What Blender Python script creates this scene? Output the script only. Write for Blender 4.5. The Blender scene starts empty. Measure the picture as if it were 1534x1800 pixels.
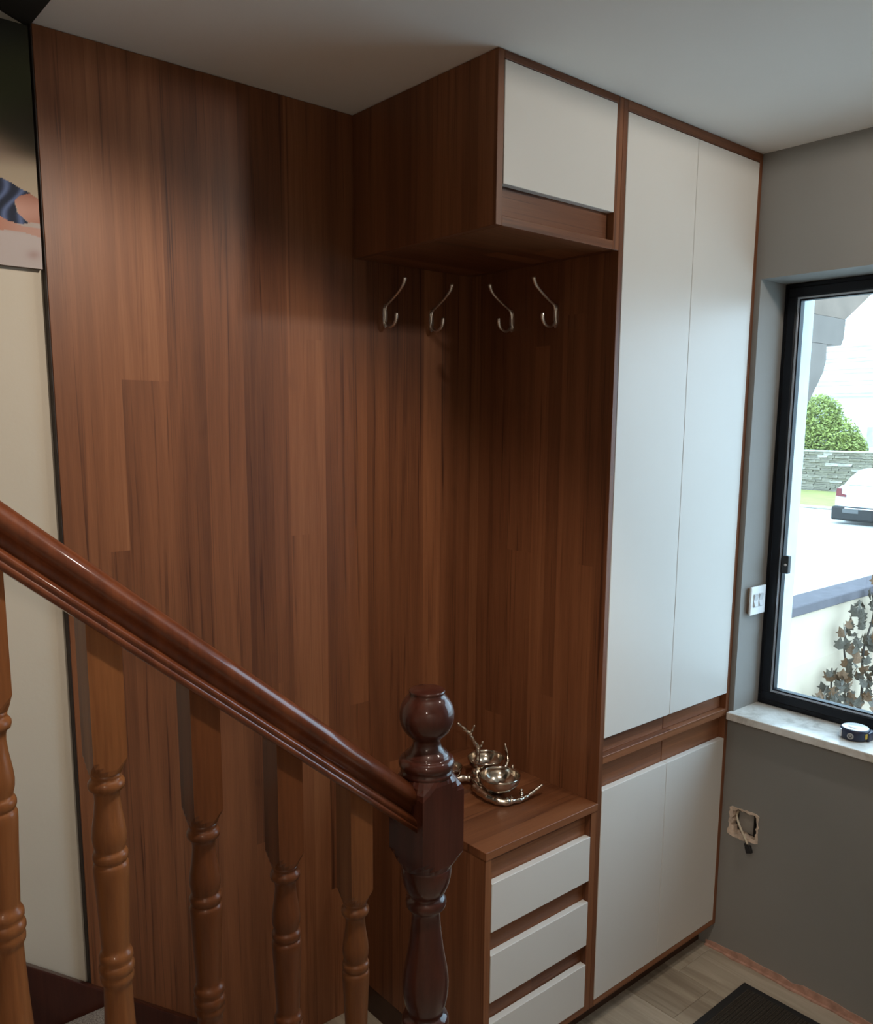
import bpy, bmesh, math, random
from mathutils import Vector, Matrix

C = bpy.context.scene.collection
PI = math.pi
rnd = random.Random(7)

# ------------------------------------------------------------------ camera, sky, lamps, exposure
sc = bpy.context.scene
cd = bpy.data.cameras.new('camera'); cam = bpy.data.objects.new('camera', cd); C.objects.link(cam)
cd.sensor_fit = 'AUTO'; cd.sensor_width = 36.0; cd.lens = 29.621; cd.shift_y = 0.04073
cd.clip_start = 0.02; cd.clip_end = 300
_fw = Vector((0.6413251, 0.75135944, -0.15543846)); _rt = Vector((0.76126812, -0.64840293, 0.00666946))
_up = _rt.cross(_fw)
cam.matrix_world = Matrix(((_rt.x, _up.x, -_fw.x, -0.53262585), (_rt.y, _up.y, -_fw.y, -1.80887844),
                           (_rt.z, _up.z, -_fw.z, 1.66322845), (0, 0, 0, 1)))
sc.camera = cam

w = bpy.data.worlds.new('overcast_sky'); sc.world = w; w.use_nodes = True
bg = w.node_tree.nodes['Background']
bg.inputs[0].default_value = (0.58, 0.79, 1.0, 1); bg.inputs[1].default_value = 6.2

def lamp(name, loc, watts, col, size, blend, radius):
    l = bpy.data.lights.new(name, 'SPOT'); l.energy = watts; l.color = col
    l.spot_size = math.radians(size); l.spot_blend = blend; l.shadow_soft_size = radius
    o = bpy.data.objects.new(name, l); C.objects.link(o); o.location = loc
    return o
def aim(o, d): o.rotation_euler = Vector(d).to_track_quat('-Z', 'Y').to_euler()
aim(lamp('ceiling_spotlight', (0.19, -1.19, 2.32), 46, (1.0, 0.86, 0.72), 112, 0.36, 0.03), (-0.20, 0.5, -0.84))
lamp('added_fill_lamp', (1.32, -1.48, 2.385), 24, (1.0, 0.92, 0.82), 180, 0.02, 0.05)  # added fill to brighten the wardrobe doors, not a known fitting
lamp('added_fill_lamp', (-1.3, -2.7, 2.385), 64, (1.0, 0.86, 0.72), 168, 0.3, 0.05)  # unseen fill added behind the camera to lift the room's ambient light

sc.view_settings.view_transform = 'Standard'; sc.view_settings.look = 'None'
sc.view_settings.exposure = 0.0; sc.view_settings.gamma = 1.0
sc.view_settings.use_curve_mapping = False

# ------------------------------------------------------------------ measures (metres)
H = 2.4            # ceiling
X1 = 0.7317        # left side of overhead cabinet and drawer unit
XW = 1.136         # left side of wardrobe
X3 = 1.7596        # window wall, inner face
XO = 2.132         # window wall, outer face
D = 0.5074         # cabinet depth
YW0, YW1 = -0.5234, -1.78   # window opening
ZW0, ZW1 = 0.795, 2.0645

# ------------------------------------------------------------------ materials
def mat(name):
    m = bpy.data.materials.new(name); m.use_nodes = True
    nt = m.node_tree; b = nt.nodes['Principled BSDF']
    return m, nt, b
def nd(nt, t, **kw):
    n = nt.nodes.new(t)
    for k, v in kw.items(): setattr(n, k, v)
    return n
def ln(nt, a, b): nt.links.new(a, b)
def mth(nt, op, a, b=None, c=None):
    n = nd(nt, 'ShaderNodeMath', operation=op)
    for i, v in enumerate((a, b, c)):
        if v is None: continue
        if isinstance(v, (int, float)): n.inputs[i].default_value = v
        else: ln(nt, v, n.inputs[i])
    return n.outputs[0]
def ramp(nt, fac, stops):
    r = nd(nt, 'ShaderNodeValToRGB'); cr = r.color_ramp
    while len(cr.elements) < len(stops): cr.elements.new(0.5)
    for e, (p, c) in zip(cr.elements, stops):
        e.position = p; e.color = (c[0], c[1], c[2], 1)
    ln(nt, fac, r.inputs[0]); return r.outputs[0]
def noise(nt, vec, scale, detail=3, rough=0.55, dist=0.0):
    n = nd(nt, 'ShaderNodeTexNoise'); n.inputs['Scale'].default_value = scale
    n.inputs['Detail'].default_value = detail; n.inputs['Roughness'].default_value = rough
    n.inputs['Distortion'].default_value = dist
    ln(nt, vec, n.inputs['Vector']); return n.outputs['Fac']
def bump(nt, b, h, strength, dist):
    n = nd(nt, 'ShaderNodeBump'); n.inputs['Strength'].default_value = strength; n.inputs['Distance'].default_value = dist
    ln(nt, h, n.inputs['Height']); ln(nt, n.outputs[0], b.inputs['Normal'])
def mixc(nt, fac, a, b, mode='MIX'):
    n = nd(nt, 'ShaderNodeMix', data_type='RGBA', blend_type=mode)
    if isinstance(fac, (int, float)): n.inputs['Factor'].default_value = fac
    else: ln(nt, fac, n.inputs['Factor'])
    for k, v in (('A', a), ('B', b)):
        s = [i for i in n.inputs if i.name == k and i.type == 'RGBA'][0]
        if isinstance(v, tuple): s.default_value = (*v, 1)
        else: ln(nt, v, s)
    return [o for o in n.outputs if o.type == 'RGBA'][0]

def plain(name, col, rough=0.5, metal=0.0, spec=0.5, var=0.0, vscale=6, bmp=0.0, bscale=200, coat=0.0):
    m, nt, b = mat(name)
    b.inputs['Base Color'].default_value = (*col, 1); b.inputs['Roughness'].default_value = rough
    b.inputs['Metallic'].default_value = metal; b.inputs['Specular IOR Level'].default_value = spec
    b.inputs['Coat Weight'].default_value = coat; b.inputs['Coat Roughness'].default_value = 0.08
    tc = nd(nt, 'ShaderNodeTexCoord')
    if var:
        f = noise(nt, tc.outputs['Object'], vscale, 4)
        lo = tuple(c * (1 - var) for c in col); hi = tuple(min(1, c * (1 + var)) for c in col)
        ln(nt, ramp(nt, f, [(0.3, lo), (0.7, hi)]), b.inputs['Base Color'])
    if bmp:
        bump(nt, b, noise(nt, tc.outputs['Object'], bscale, 2), bmp, 0.002)
    return m

def veneer():
    """Walnut-look laminate: staves of differing tone, fine straight fibres, some dark streaks. UV: u across, v along, metres."""
    m, nt, b = mat('walnut_veneer')
    uv = nd(nt, 'ShaderNodeUVMap'); sep = nd(nt, 'ShaderNodeSeparateXYZ'); ln(nt, uv.outputs[0], sep.inputs[0])
    u, v = sep.outputs[0], sep.outputs[1]
    cu = nd(nt, 'ShaderNodeCombineXYZ'); ln(nt, mth(nt, 'MULTIPLY', u, 5.0), cu.inputs[0])
    wob = noise(nt, cu.outputs[0], 1.0, 1)
    uu = mth(nt, 'ADD', u, mth(nt, 'MULTIPLY', wob, 0.16))
    col = mth(nt, 'FLOOR', mth(nt, 'DIVIDE', uu, 0.062))
    wn = nd(nt, 'ShaderNodeTexWhiteNoise', noise_dimensions='1D'); ln(nt, col, wn.inputs['W'])
    row = mth(nt, 'FLOOR', mth(nt, 'ADD', mth(nt, 'DIVIDE', v, 2.6), mth(nt, 'MULTIPLY', wn.outputs['Value'], 7.0)))
    cv = nd(nt, 'ShaderNodeCombineXYZ'); ln(nt, col, cv.inputs[0]); ln(nt, row, cv.inputs[1])
    wn2 = nd(nt, 'ShaderNodeTexWhiteNoise', noise_dimensions='2D'); ln(nt, cv.outputs[0], wn2.inputs['Vector'])
    tone = wn2.outputs['Value']
    off = mth(nt, 'MULTIPLY', tone, 37.0)
    def grain(su, sv, detail, rough, dist):
        c = nd(nt, 'ShaderNodeCombineXYZ')
        ln(nt, mth(nt, 'MULTIPLY', u, su), c.inputs[0]); ln(nt, mth(nt, 'MULTIPLY', v, sv), c.inputs[1]); ln(nt, off, c.inputs[2])
        return noise(nt, c.outputs[0], 1.0, detail, rough, dist)
    n1 = grain(34.0, 1.3, 5, 0.62, 0.5)          # figure inside a stave
    n2 = grain(420.0, 9.0, 3, 0.6, 0.0)          # fibres
    n3 = grain(11.0, 0.45, 2, 0.5, 0.7)          # broad tone drift
    n4 = grain(75.0, 1.1, 3, 0.6, 1.1)           # dark veins
    n5 = grain(9.0, 5.0, 2, 0.5, 0.3)            # knots, faint
    vein = mth(nt, 'MULTIPLY', mth(nt, 'SMOOTH_MIN', mth(nt, 'SUBTRACT', n4, 0.43), 0.0, 0.03), 1.6)
    f = mth(nt, 'ADD', mth(nt, 'MULTIPLY', tone, 0.25), 0.025)
    f = mth(nt, 'ADD', f, mth(nt, 'MULTIPLY', n1, 0.40))
    f = mth(nt, 'ADD', f, mth(nt, 'MULTIPLY', n3, 0.30))
    f = mth(nt, 'ADD', f, vein)
    f = mth(nt, 'ADD', f, mth(nt, 'MULTIPLY', mth(nt, 'SMOOTH_MIN', mth(nt, 'SUBTRACT', n5, 0.30), 0.0, 0.03), 1.2))
    f = mth(nt, 'ADD', f, mth(nt, 'MULTIPLY', mth(nt, 'SUBTRACT', n2, 0.5), 0.20))
    c = ramp(nt, f, [(0.20, (0.062, 0.021, 0.010)), (0.42, (0.145, 0.053, 0.0225)), (0.58, (0.210, 0.080, 0.034)), (0.80, (0.305, 0.132, 0.060))])
    ln(nt, c, b.inputs['Base Color'])
    b.inputs['Roughness'].default_value = 0.42; b.inputs['Specular IOR Level'].default_value = 0.35
    bump(nt, b, n2, 0.06, 0.001)
    return m

def turned(name, c0, c1, c2, rough, coat, spec=0.35):
    """Varnished solid timber, grain along the object's long vertical axis."""
    m, nt, b = mat(name)
    tc = nd(nt, 'ShaderNodeTexCoord'); mp = nd(nt, 'ShaderNodeMapping'); mp.inputs['Scale'].default_value = (30, 30, 2.2)
    ln(nt, tc.outputs['Object'], mp.inputs['Vector'])
    n1 = noise(nt, mp.outputs[0], 1.0, 4, 0.6, 0.4)
    mp2 = nd(nt, 'ShaderNodeMapping'); mp2.inputs['Scale'].default_value = (260, 260, 12)
    ln(nt, tc.outputs['Object'], mp2.inputs['Vector'])
    n2 = noise(nt, mp2.outputs[0], 1.0, 3, 0.6)
    f = mth(nt, 'ADD', mth(nt, 'MULTIPLY', n1, 0.75), mth(nt, 'MULTIPLY', n2, 0.25))
    ln(nt, ramp(nt, f, [(0.3, c0), (0.5, c1), (0.72, c2)]), b.inputs['Base Color'])
    b.inputs['Roughness'].default_value = rough; b.inputs['Coat Weight'].default_value = coat
    b.inputs['Specular IOR Level'].default_value = spec; b.inputs['Coat Roughness'].default_value = 0.07
    bump(nt, b, n2, 0.05, 0.001)
    return m

M = {}
M['wood'] = veneer()
M['dark_edge'] = plain('dark_wood_edging', (0.018, 0.009, 0.006), 0.6)
M['plinth'] = plain('plinth_board', (0.05, 0.021, 0.011), 0.55, var=0.2)
M['white'] = plain('white_satin_lacquer', (0.62, 0.60, 0.565), 0.36, spec=0.4, var=0.015, vscale=3)
M['oak'] = tinted_oak = turned('varnished_baluster_wood', (0.085, 0.030, 0.0105), (0.14, 0.054, 0.019), (0.20, 0.085, 0.031), 0.40, 0.14, 0.2)
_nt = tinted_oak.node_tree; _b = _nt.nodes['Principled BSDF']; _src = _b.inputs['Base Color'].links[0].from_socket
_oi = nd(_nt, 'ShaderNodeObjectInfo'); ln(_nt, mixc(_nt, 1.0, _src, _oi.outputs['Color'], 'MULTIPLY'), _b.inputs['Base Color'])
M['rail'] = turned('varnished_mahogany_rail', (0.065, 0.017, 0.007), (0.105, 0.028, 0.010), (0.16, 0.048, 0.017), 0.36, 0.55, 0.2)
M['newel'] = turned('dark_varnished_mahogany', (0.026, 0.0072, 0.0045), (0.044, 0.0115, 0.007), (0.066, 0.019, 0.011), 0.42, 0.75, 0.12)
M['grey_wall'] = plain('grey_wall_paint', (0.27, 0.262, 0.248), 0.75, spec=0.25, var=0.04, vscale=2, bmp=0.08, bscale=120)
M['dark_soffit'] = plain('shade_toned_soffit_grey', (0.035, 0.037, 0.036), 0.85, spec=0.2, var=0.05)  # wall grey with the stairwell shade put into the colour
M['beige_wall'] = plain('greige_wall_paint', (0.50, 0.455, 0.38), 0.8, spec=0.2, var=0.03, vscale=2, bmp=0.08, bscale=120)
M['ceiling'] = plain('matt_white_ceiling_paint', (0.84, 0.81, 0.77), 0.9, spec=0.15, var=0.02, vscale=2)
M['black_frame'] = plain('black_window_frame_coating', (0.008, 0.010, 0.015), 0.40, spec=0.25)
M['bead'] = plain('grey_glazing_gasket', (0.42, 0.45, 0.5), 0.3, metal=0.6)
M['render_white'] = plain('white_exterior_render', (0.66, 0.70, 0.70), 0.9, var=0.05, vscale=20)
M['plaster'] = plain('bare_broken_plaster', (0.66, 0.53, 0.43), 0.95, var=0.25, vscale=60, bmp=0.6, bscale=150)
M['pink_plaster'] = plain('bare_pink_plaster', (0.46, 0.27, 0.205), 0.95, var=0.25, vscale=40, bmp=0.5, bscale=90)
M['box_dark'] = plain('dark_gap', (0.012, 0.011, 0.010), 0.9)
M['galv'] = plain('galvanised_back_box', (0.36, 0.34, 0.31), 0.7, metal=0.0, var=0.15, vscale=30)
M['plastic'] = plain('white_switch_plastic', (0.78, 0.79, 0.80), 0.35)
M['back_box'] = plain('discoloured_pattress_edge', (0.26, 0.19, 0.14), 0.7, var=0.3, vscale=60)
M['rocker_gap'] = plain('grey_switch_rocker', (0.55, 0.56, 0.58), 0.4)
M['cable'] = plain('cream_cable_sheath', (0.60, 0.52, 0.40), 0.5)
M['black'] = plain('black_plastic', (0.012, 0.012, 0.014), 0.4)
M['navy'] = plain('navy_blue_plastic', (0.012, 0.016, 0.045), 0.35)
M['silver'] = plain('silver_printed_label', (0.72, 0.73, 0.76), 0.3, metal=0.2)
M['yellow'] = plain('yellow_label', (0.55, 0.38, 0.05), 0.5)
M['nickel'] = plain('polished_nickel', (0.62, 0.56, 0.48), 0.16, metal=1.0, bmp=0.03, bscale=60)
M['hook'] = plain('satin_nickel', (0.82, 0.79, 0.75), 0.30, metal=1.0)
M['rubber'] = plain('black_rubber_border', (0.012, 0.012, 0.013), 0.7, bmp=0.3, bscale=300)
M['canvas_side'] = plain('canvas_edge', (0.16, 0.12, 0.10), 0.9)

def marble():
    m, nt, b = mat('white_marble'); tc = nd(nt, 'ShaderNodeTexCoord')
    n1 = noise(nt, tc.outputs['Object'], 9, 6, 0.65, 1.4); n2 = noise(nt, tc.outputs['Object'], 45, 4, 0.6, 0.5)
    f = mth(nt, 'ADD', mth(nt, 'MULTIPLY', n1, 0.8), mth(nt, 'MULTIPLY', n2, 0.2))
    ln(nt, ramp(nt, f, [(0.32, (0.42, 0.39, 0.35)), (0.46, (0.68, 0.65, 0.60)), (0.6, (0.80, 0.78, 0.74))]), b.inputs['Base Color'])
    b.inputs['Roughness'].default_value = 0.22; return m
M['marble'] = marble()

def floor_mat():
    m, nt, b = mat('grey_oak_laminate'); uv = nd(nt, 'ShaderNodeUVMap')
    oi = nd(nt, 'ShaderNodeObjectInfo'); sep = nd(nt, 'ShaderNodeSeparateXYZ'); ln(nt, uv.outputs[0], sep.inputs[0])
    c1 = nd(nt, 'ShaderNodeCombineXYZ'); off = mth(nt, 'MULTIPLY', oi.outputs['Random'], 40.0)
    ln(nt, mth(nt, 'MULTIPLY', sep.outputs[0], 28.0), c1.inputs[0]); ln(nt, mth(nt, 'MULTIPLY', sep.outputs[1], 2.0), c1.inputs[1]); ln(nt, off, c1.inputs[2])
    n1 = noise(nt, c1.outputs[0], 1.0, 5, 0.62, 0.6)
    f = mth(nt, 'ADD', mth(nt, 'MULTIPLY', n1, 0.8), mth(nt, 'MULTIPLY', oi.outputs['Random'], 0.2))
    ln(nt, ramp(nt, f, [(0.3, (0.25, 0.205, 0.155)), (0.5, (0.38, 0.325, 0.25)), (0.72, (0.50, 0.44, 0.355))]), b.inputs['Base Color'])
    b.inputs['Roughness'].default_value = 0.45; bump(nt, b, n1, 0.05, 0.001); return m
M['floor'] = floor_mat()

def carpet():
    m, nt, b = mat('grey_brown_carpet'); tc = nd(nt, 'ShaderNodeTexCoord')
    n1 = noise(nt, tc.outputs['Object'], 320, 2, 0.7); n2 = noise(nt, tc.outputs['Object'], 30, 3)
    f = mth(nt, 'ADD', mth(nt, 'MULTIPLY', n1, 0.8), mth(nt, 'MULTIPLY', n2, 0.2))
    ln(nt, ramp(nt, f, [(0.35, (0.12, 0.10, 0.085)), (0.62, (0.36, 0.32, 0.28))]), b.inputs['Base Color'])
    b.inputs['Roughness'].default_value = 1.0; bump(nt, b, n1, 0.9, 0.006); return m
M['carpet'] = carpet()
def matpile():
    m, nt, b = mat('dark_ribbed_mat_pile'); tc = nd(nt, 'ShaderNodeTexCoord')
    n1 = noise(nt, tc.outputs['Object'], 420, 2, 0.7)
    wv = nd(nt, 'ShaderNodeTexWave', bands_direction='Y'); wv.inputs['Scale'].default_value = 90; ln(nt, tc.outputs['Object'], wv.inputs['Vector'])
    f = mth(nt, 'MULTIPLY', n1, mth(nt, 'ADD', mth(nt, 'MULTIPLY', wv.outputs['Fac'], 0.5), 0.5))
    ln(nt, ramp(nt, f, [(0.2, (0.012, 0.010, 0.008)), (0.6, (0.085, 0.07, 0.052))]), b.inputs['Base Color'])
    b.inputs['Roughness'].default_value = 1.0; bump(nt, b, f, 0.8, 0.004); return m
M['mat_pile'] = matpile()
def glass():
    m = bpy.data.materials.new('clear_window_glass'); m.use_nodes = True; nt = m.node_tree
    for n in list(nt.nodes): nt.nodes.remove(n)
    o = nd(nt, 'ShaderNodeOutputMaterial'); t = nd(nt, 'ShaderNodeBsdfTransparent'); g = nd(nt, 'ShaderNodeBsdfGlossy')
    t.inputs[0].default_value = (0.93, 0.97, 0.97, 1); g.inputs['Roughness'].default_value = 0.02
    ge = nd(nt, 'ShaderNodeNewGeometry'); dt = nd(nt, 'ShaderNodeVectorMath', operation='DOT_PRODUCT')
    ln(nt, ge.outputs['Incoming'], dt.inputs[0]); ln(nt, ge.outputs['Normal'], dt.inputs[1])
    gz = mth(nt, 'SUBTRACT', 1.0, mth(nt, 'ABSOLUTE', dt.outputs['Value']))
    fr = mth(nt, 'ADD', mth(nt, 'MULTIPLY', mth(nt, 'POWER', gz, 5.0), 0.75), 0.04)     # reflectance of one face
    mx = nd(nt, 'ShaderNodeMixShader'); ln(nt, fr, mx.inputs[0]); ln(nt, t.outputs[0], mx.inputs[1]); ln(nt, g.outputs[0], mx.inputs[2])
    ln(nt, mx.outputs[0], o.inputs[0]); return m
M['glass'] = glass()
def print_mat():
    m, nt, b = mat('canvas_print'); a = nd(nt, 'ShaderNodeVertexColor'); a.layer_name = 'print'
    ln(nt, a.outputs[0], b.inputs['Base Color']); b.inputs['Roughness'].default_value = 0.7; b.inputs['Specular IOR Level'].default_value = 0.25
    return m
M['print'] = print_mat()
# outdoors
M['drive'] = plain('pale_concrete_drive', (0.46, 0.44, 0.41), 0.9, var=0.06, vscale=0.5)
M['grass'] = plain('short_lawn_grass', (0.26, 0.26, 0.075), 1.0, var=0.15, vscale=3)
M['stone'] = plain('grey_green_slate_stone', (0.24, 0.215, 0.165), 0.9, var=0.4, vscale=3)
M['stone_b'] = plain('pale_quartz_stone', (0.42, 0.39, 0.34), 0.9, var=0.3, vscale=4)
M['mortar'] = plain('wall_core_mortar', (0.035, 0.037, 0.035), 0.95)
M['coping'] = plain('blue_grey_slate_coping', (0.115, 0.105, 0.115), 0.9, spec=0.1, var=0.12, vscale=14)
M['cream'] = plain('cream_render', (0.54, 0.43, 0.315), 0.95, var=0.04, vscale=5)
M['leaf'] = plain('bush_leaf', (0.24, 0.285, 0.065), 0.7, var=0.35, vscale=2.5)
M['ivy'] = plain('grey_green_ivy_leaf', (0.085, 0.070, 0.050), 0.7, var=0.5, vscale=12)
M['ivy_b'] = plain('brown_ivy_leaf', (0.15, 0.080, 0.038), 0.7, var=0.4, vscale=12)
M['twig'] = plain('brown_twig', (0.05, 0.038, 0.03), 0.9)
M['timber'] = plain('weathered_grey_painted_timber', (0.20, 0.165, 0.14), 0.85, var=0.12, vscale=8)
M['timber_b'] = plain('weathered_brown_soffit_board', (0.23, 0.17, 0.13), 0.85, var=0.15, vscale=8)
M['car'] = plain('white_car_paint', (0.62, 0.64, 0.66), 0.25, coat=0.6)
M['car_glass'] = plain('reflection_toned_car_glass', (0.50, 0.50, 0.50), 0.2)  # pale base colour stands in for bright sky reflected in the rear window
M['tail'] = plain('red_tail_light_lens', (0.16, 0.025, 0.028), 0.2)
M['tyre'] = plain('black_tyre_rubber', (0.015, 0.015, 0.016), 0.8)
M['bumper'] = plain('dark_plastic_bumper', (0.012, 0.012, 0.012), 0.6, var=0.5, vscale=40)
M['plate'] = plain('car_number_plate', (0.10, 0.10, 0.10), 0.5)
M['house'] = plain('white_house_render', (0.70, 0.71, 0.72), 0.9)
M['slate'] = plain('pale_weathered_roof_slate', (0.38, 0.37, 0.36), 0.8, var=0.2, vscale=1.5)
M['pane'] = plain('house_window_glass', (0.12, 0.14, 0.16), 0.1)

# ------------------------------------------------------------------ mesh helpers
def new(): return bmesh.new()
def box(bm, x0, x1, y0, y1, z0, z1, bev=0.0, seg=1):
    vs = [bm.verts.new(p) for p in ((x0,y0,z0),(x1,y0,z0),(x1,y1,z0),(x0,y1,z0),(x0,y0,z1),(x1,y0,z1),(x1,y1,z1),(x0,y1,z1))]
    fs = [bm.faces.new([vs[i] for i in f]) for f in ((3,2,1,0),(4,5,6,7),(0,1,5,4),(1,2,6,5),(2,3,7,6),(3,0,4,7))]
    if bev:
        es = list({e for f in fs for e in f.edges})
        bmesh.ops.bevel(bm, geom=es, offset=bev, segments=seg, profile=0.5, affect='EDGES')
    return bm
def lathe(bm, cx, cy, prof, seg=32, sx=1.0):
    rings = []
    for r, z in prof:
        rings.append([bm.verts.new((cx + r*math.cos(2*PI*k/seg), cy + r*math.sin(2*PI*k/seg), z)) for k in range(seg)])
    for a, b in zip(rings, rings[1:]):
        for k in range(seg):
            f = bm.faces.new((a[k], a[(k+1) % seg], b[(k+1) % seg], b[k])); f.smooth = True
    return rings
def cap(bm, ring, flip=False):
    bm.faces.new(list(reversed(ring)) if flip else ring)
def tube(bm, pts, radii, seg=10, flat=1.0):
    pts = [Vector(p) for p in pts]; rings = []
    if not hasattr(radii, '__len__'): radii = [radii]*len(pts)
    ref = Vector((0.13, 0.2, 0.97)).normalized(); prev = None
    for i, p in enumerate(pts):
        t = (pts[min(i+1, len(pts)-1)] - pts[max(i-1, 0)]).normalized()
        if prev is None:
            a = t.cross(ref)
            if a.length < 0.05: a = t.cross(Vector((1, 0, 0)))
        else: a = prev - t*prev.dot(t)
        a.normalize(); prev = a; b = t.cross(a)
        rings.append([bm.verts.new(p + radii[i]*(math.cos(2*PI*k/seg)*a*flat + math.sin(2*PI*k/seg)*b)) for k in range(seg)])
    for a, b in zip(rings, rings[1:]):
        for k in range(seg):
            f = bm.faces.new((a[k], a[(k+1) % seg], b[(k+1) % seg], b[k])); f.smooth = True
    bm.faces.new(list(reversed(rings[0]))); bm.faces.new(rings[-1])
def smooth_path(pts, n=6):
    P = [Vector(p) for p in pts]; out = []
    for i in range(len(P)-1):
        p0 = P[max(i-1, 0)]; p1 = P[i]; p2 = P[i+1]; p3 = P[min(i+2, len(P)-1)]
        for k in range(n):
            t = k/n
            out.append(0.5*((2*p1)+(p2-p0)*t+(2*p0-5*p1+4*p2-p3)*t*t+(3*p1-p0-3*p2+p3)*t**3))
    out.append(P[-1]); return out
def prism(bm, poly, ax, a0, a1):
    """extrude a 2-D polygon along axis ax from a0 to a1"""
    def pt(p, a):
        if ax == 'y': return (p[0], a, p[1])
        if ax == 'x': return (a, p[0], p[1])
        return (p[0], p[1], a)
    A = [bm.verts.new(pt(p, a0)) for p in poly]; B = [bm.verts.new(pt(p, a1)) for p in poly]
    n = len(poly)
    bm.faces.new(A); bm.faces.new(list(reversed(B)))
    for i in range(n): bm.faces.new((A[i], B[i], B[(i+1) % n], A[(i+1) % n]))
    return bm
def wloc(o):
    v = Vector((0, 0, 0))
    while o is not None: v += o.location; o = o.parent
    return v
def obj(name, bm, m, parent=None, grain=None, origin=None):
    bmesh.ops.recalc_face_normals(bm, faces=bm.faces[:])
    if grain:
        uvl = bm.loops.layers.uv.new('UVMap'); g = 'xyz'.index(grain); ou, ov = rnd.uniform(0, 9), rnd.uniform(0, 9)
        others = [i for i in range(3) if i != g]
        for f in bm.faces:
            n = [abs(c) for c in f.normal]; ax = n.index(max(n))
            for l in f.loops:
                c = l.vert.co
                if ax == g: l[uvl].uv = (c[others[0]] + ou, c[others[1]]*0.3 + ov)
                else:
                    k = [i for i in others if i != ax][0]
                    l[uvl].uv = (c[k] + ou + 0.37*ax, c[g] + ov)
    off = wloc(parent) if parent is not None else Vector(origin or (0, 0, 0))
    if off.length: bmesh.ops.translate(bm, verts=bm.verts[:], vec=-off)
    me = bpy.data.meshes.new(name); bm.to_mesh(me); bm.free()
    me.materials.append(M[m]); o = bpy.data.objects.new(name, me); C.objects.link(o)
    if parent is not None: o.parent = parent
    elif origin: o.location = origin
    return o
def bobj(name, b, m, parent=None, grain=None, bev=0.0008, seg=1):
    return obj(name, box(new(), *b, bev=bev, seg=seg), m, parent, grain)
def thing(name, label, cat, loc=(0, 0, 0), group=None):
    o = bpy.data.objects.new(name, None); o.empty_display_size = 0.05; C.objects.link(o); o.location = loc
    return tag(o, label, cat, group)
def tag(o, label, cat, group=None):
    o['label'] = label; o['category'] = cat
    if group: o['group'] = group
    return o
def struct(name, bm, m, parent=None, grain=None):
    o = obj(name, bm, m, parent, grain); o['kind'] = 'structure'; return o
def dup(root, loc, rz=0.0, label=None):
    r = root.copy(); C.objects.link(r); r.location = loc; r.rotation_euler = (0, 0, rz)
    if label: r['label'] = label
    for ch in list(root.children):
        c = ch.copy(); C.objects.link(c); c.parent = r
        for g in list(ch.children):
            d = g.copy(); C.objects.link(d); d.parent = c
    return r

# ------------------------------------------------------------------ the room
XL, YF = -2.7, -3.5
struct('wall_back', box(new(), XL, X3, 0.020, 0.12, -0.05, 3.5), 'beige_wall')
# window wall, built of cells round the window opening and the chased socket hole
HY0, HY1, HZ0, HZ1 = -0.626, -0.534, 0.404, 0.493
ys = sorted([YF - 0.1, YW1, HY0, HY1, YW0, 0.12]); zs = sorted([-0.05, HZ0, HZ1, ZW0, ZW1, 2.5])
bm = new()
for a, b in zip(ys, ys[1:]):
    for c, d in zip(zs, zs[1:]):
        my, mz = (a+b)/2, (c+d)/2
        if YW1 < my < YW0 and ZW0 < mz < ZW1: continue
        x0 = X3 + 0.042 if (HY0 < my < HY1 and HZ0 < mz < HZ1) else X3
        box(bm, x0, 1.95, a, b, c, d)
bmesh.ops.remove_doubles(bm, verts=bm.verts[:], dist=1e-5)
wall_right = struct('wall_right', bm, 'grey_wall')
# white rendered outer leaf
bm = new()
for (a, b, c, d) in ((YF-0.1, YW1-0.02, -0.9, 3.2), (-0.500, 2.6, -0.9, 3.2), (YW1-0.02, -0.500, -0.9, ZW0-0.03), (YW1-0.02, -0.500, ZW1+0.03, 3.2)):
    box(bm, 1.952, XO, a, b, c, d)
obj('outer_render', bm, 'render_white', wall_right)
struct('wall_left', box(new(), XL-0.1, XL, YF, 0.12, -0.05, 3.5), 'beige_wall')
struct('wall_front', box(new(), XL, X3, YF-0.1, YF, -0.05, 2.5), 'ceiling')
bm = new(); box(bm, 0.0, X3, YF, 0.02, H, H+0.08); box(bm, XL, 0.0, YF, -0.92, H, H+0.08)
struct('ceiling', bm, 'ceiling')
# dark sloping soffit under the upper flight, left of the ceiling edge
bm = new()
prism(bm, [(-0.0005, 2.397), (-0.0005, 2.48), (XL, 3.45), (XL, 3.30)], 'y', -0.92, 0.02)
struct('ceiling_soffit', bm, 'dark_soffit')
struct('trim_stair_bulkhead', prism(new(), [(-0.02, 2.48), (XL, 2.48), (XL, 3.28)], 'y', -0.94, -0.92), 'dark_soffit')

# floor: base slab and planks running along y
floor = struct('floor', box(new(), XL, X3, YF, 0.02, -0.06, -0.012), 'plinth')
def plank_bm(x0, x1, y0, y1): return box(new(), x0, x1, y0, y1, -0.012, 0.0, bev=0.0012)
pw = 0.19; k = 0; x = X3 - pw
while x > -0.6:
    y = 0.02 - rnd.uniform(0.2, 1.2); top = 0.02
    while top > YF:
        lo = max(y, YF)
        if top - lo > 0.02:
            obj('plank', plank_bm(x+0.0004, x+pw-0.0004, lo+0.0004, top-0.0004), 'floor', floor, 'y')
        top = lo; y = lo - 1.28
    x -= pw
obj('plank', plank_bm(XL, x+pw-0.0004, YF, 0.02), 'floor', floor, 'y')

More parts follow.
